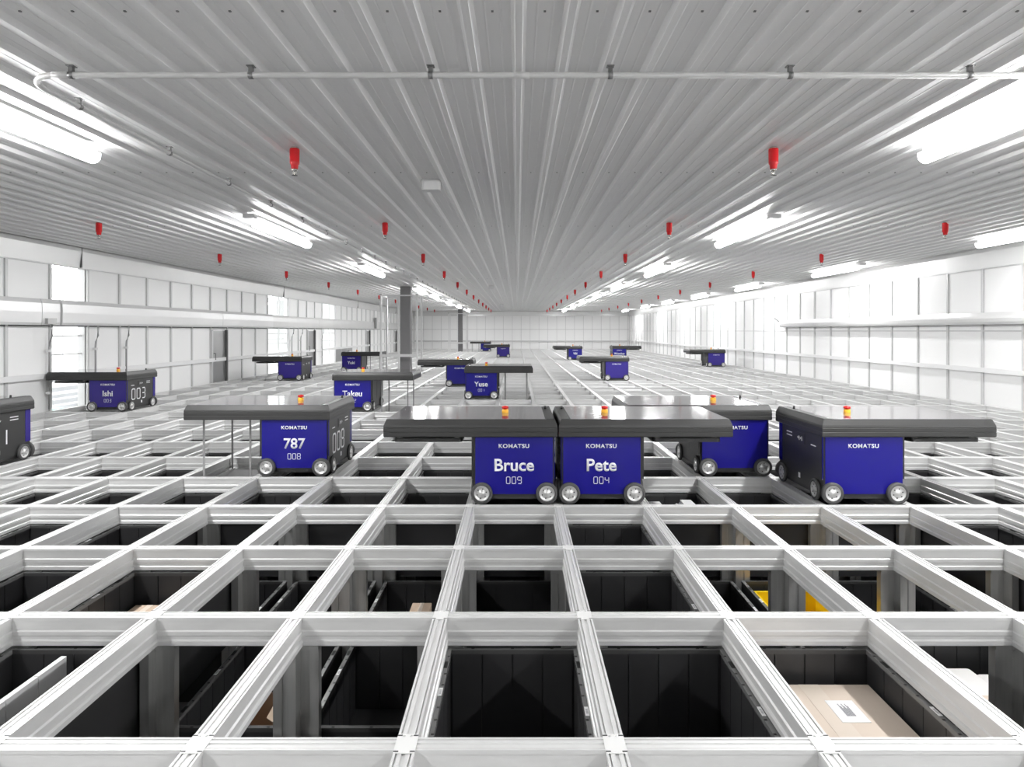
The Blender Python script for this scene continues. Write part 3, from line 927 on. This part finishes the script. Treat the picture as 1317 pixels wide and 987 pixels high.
def robot(label, k, n, side, name=None, num=None, straps=False, blue='blue', group='rail robots driving on the grid'):
    """body stands over the cell right of rail k, behind cross rail n"""
    r = thing('storage_robot', label, 'robot', (RX(k), RY(n)+.040, .0025), group)
    P, W = robot_meshes(side, blue)
    by = {}
    for nm, me, par in P:
        o = put(me, nm, by.get(par, r), Matrix.Identity(4)); by[nm] = o
    by['front_panel']['label'] = 'glossy dark blue front panel'
    for t, h in W:
        a = put(t, 'wheel', r, Matrix.Identity(4)); put(h, 'hub', a, Matrix.Identity(4))
    fp = by['front_panel']
    put(LOGO, 'logo_lettering', fp, front_m(.238, .305))
    if name: put(text_mesh(name, .068, bold=.020), 'name_lettering', fp, front_m(.238, .178))
    if num:
        put(digit_mesh(num, .040, .0235, .0075, .0032), 'number_lettering', fp, front_m(.238, .108))
    if num or name is None and num is not None:
        pass
    if num:
        X = (BX1+.0022) if side < 0 else PX-(BX1+.0022)
        R = Matrix.Translation((X, .245, .125)) @ (Matrix.Rotation(PI/2, 4, 'Z') if side < 0 else Matrix.Rotation(-PI/2, 4, 'Z')) @ Matrix.Rotation(PI/2, 4, 'X')
        put(digit_mesh(num, .135, .080, .028, .0115), 'number_lettering', by['side_panel'], R)
    # lifting gear under the canopy
    cx = -PX/2 if side < 0 else PX*1.5
    if side not in GR:
        g = MB().rbox(-.19, .19, -.27, .27, 0, .022, 'black', r=.02)
        for a in (-1, 1):
            for b in (-1, 1): g.box(a*.16-.014, a*.16+.014, b*.235-.014, b*.235+.014, .022, .034, 'hub')
        GR[side] = g.mesh('gripper_plate')
    zz = RIM0+.001 if straps else .330
    put(GR[side], 'gripper_plate', r, Matrix.Translation((cx, BY1/2, zz)))
    for a in (-1, 1):
        for b in (-1, 1):
            x = cx+a*.155; y = BY1/2+b*.225
            MB().box(x-.007, x+.007, y-.001, y+.001, zz+.03, .370, 'strap').build('lifting_strap', r)
    return r
robot('blue rail robot numbered 787 with its canopy overhanging left, front left of the grid', -3, 4, -1, '787', '008', True)
robot('violet-blue rail robot marked 003 on its black side, near the left wall', -10, 9, -1, 'Ishi', '003', blue='blue2')
robot('blue rail robot behind robot 787, canopy overhanging right, in front of the column', -4, 9, 1, 'Takeu', '002', True)
robot('small-looking blue rail robot marked 001 above centre, canopy overhanging right', -1, 11, 1, 'Yuse', '001', True)
robot('blue rail robot marked 009 nearest the camera, just left of centre', 0, 3, -1, 'Bruce', '009')
robot('blue rail robot marked 004 just right of the robot marked 009', 1, 3, 1, 'Pete', '004')
robot('blue rail robot right of centre, behind and between its two nearest neighbours', 3, 4, -1)
robot('rightmost rail robot, its wide canopy overhanging to the right', 4, 3, 1)
robot('rail robot cut off by the left edge of the view, dark number side showing', -8, 4, -1, None, '001', blue='blue2')
robot('rail robot just behind and left of the robot marked 001, canopy overhanging left', -2, 14, -1)
robot('rail robot beyond the one in front of the column, left of the guard frame', -8, 20, 1, 'Yuki', None, True, blue='blue2')
robot('distant rail robot near the left wall, before the middle window', -9, 16, -1, blue='blue2')
robot('farthest rail robot, tiny beside the far column with canopy overhanging left', -3, 42, -1, 'Perla', None, True)
robot('distant rail robot near the centre line, beyond the robot marked 001', -1, 32, -1, blue='blue2')
robot('left of two distant rail robots standing side by side, right of centre', 4, 29, -1, 'YBI', None)
robot('right of two distant rail robots standing side by side, canopy overhanging right', 7, 29, 1, 'Wombat', None)
robot('distant rail robot in front of the side by side pair', 4, 16, -1, blue='blue2')
robot('distant rail robot nearest the right wall, canopy overhanging left', 11, 23, -1, blue='blue2')
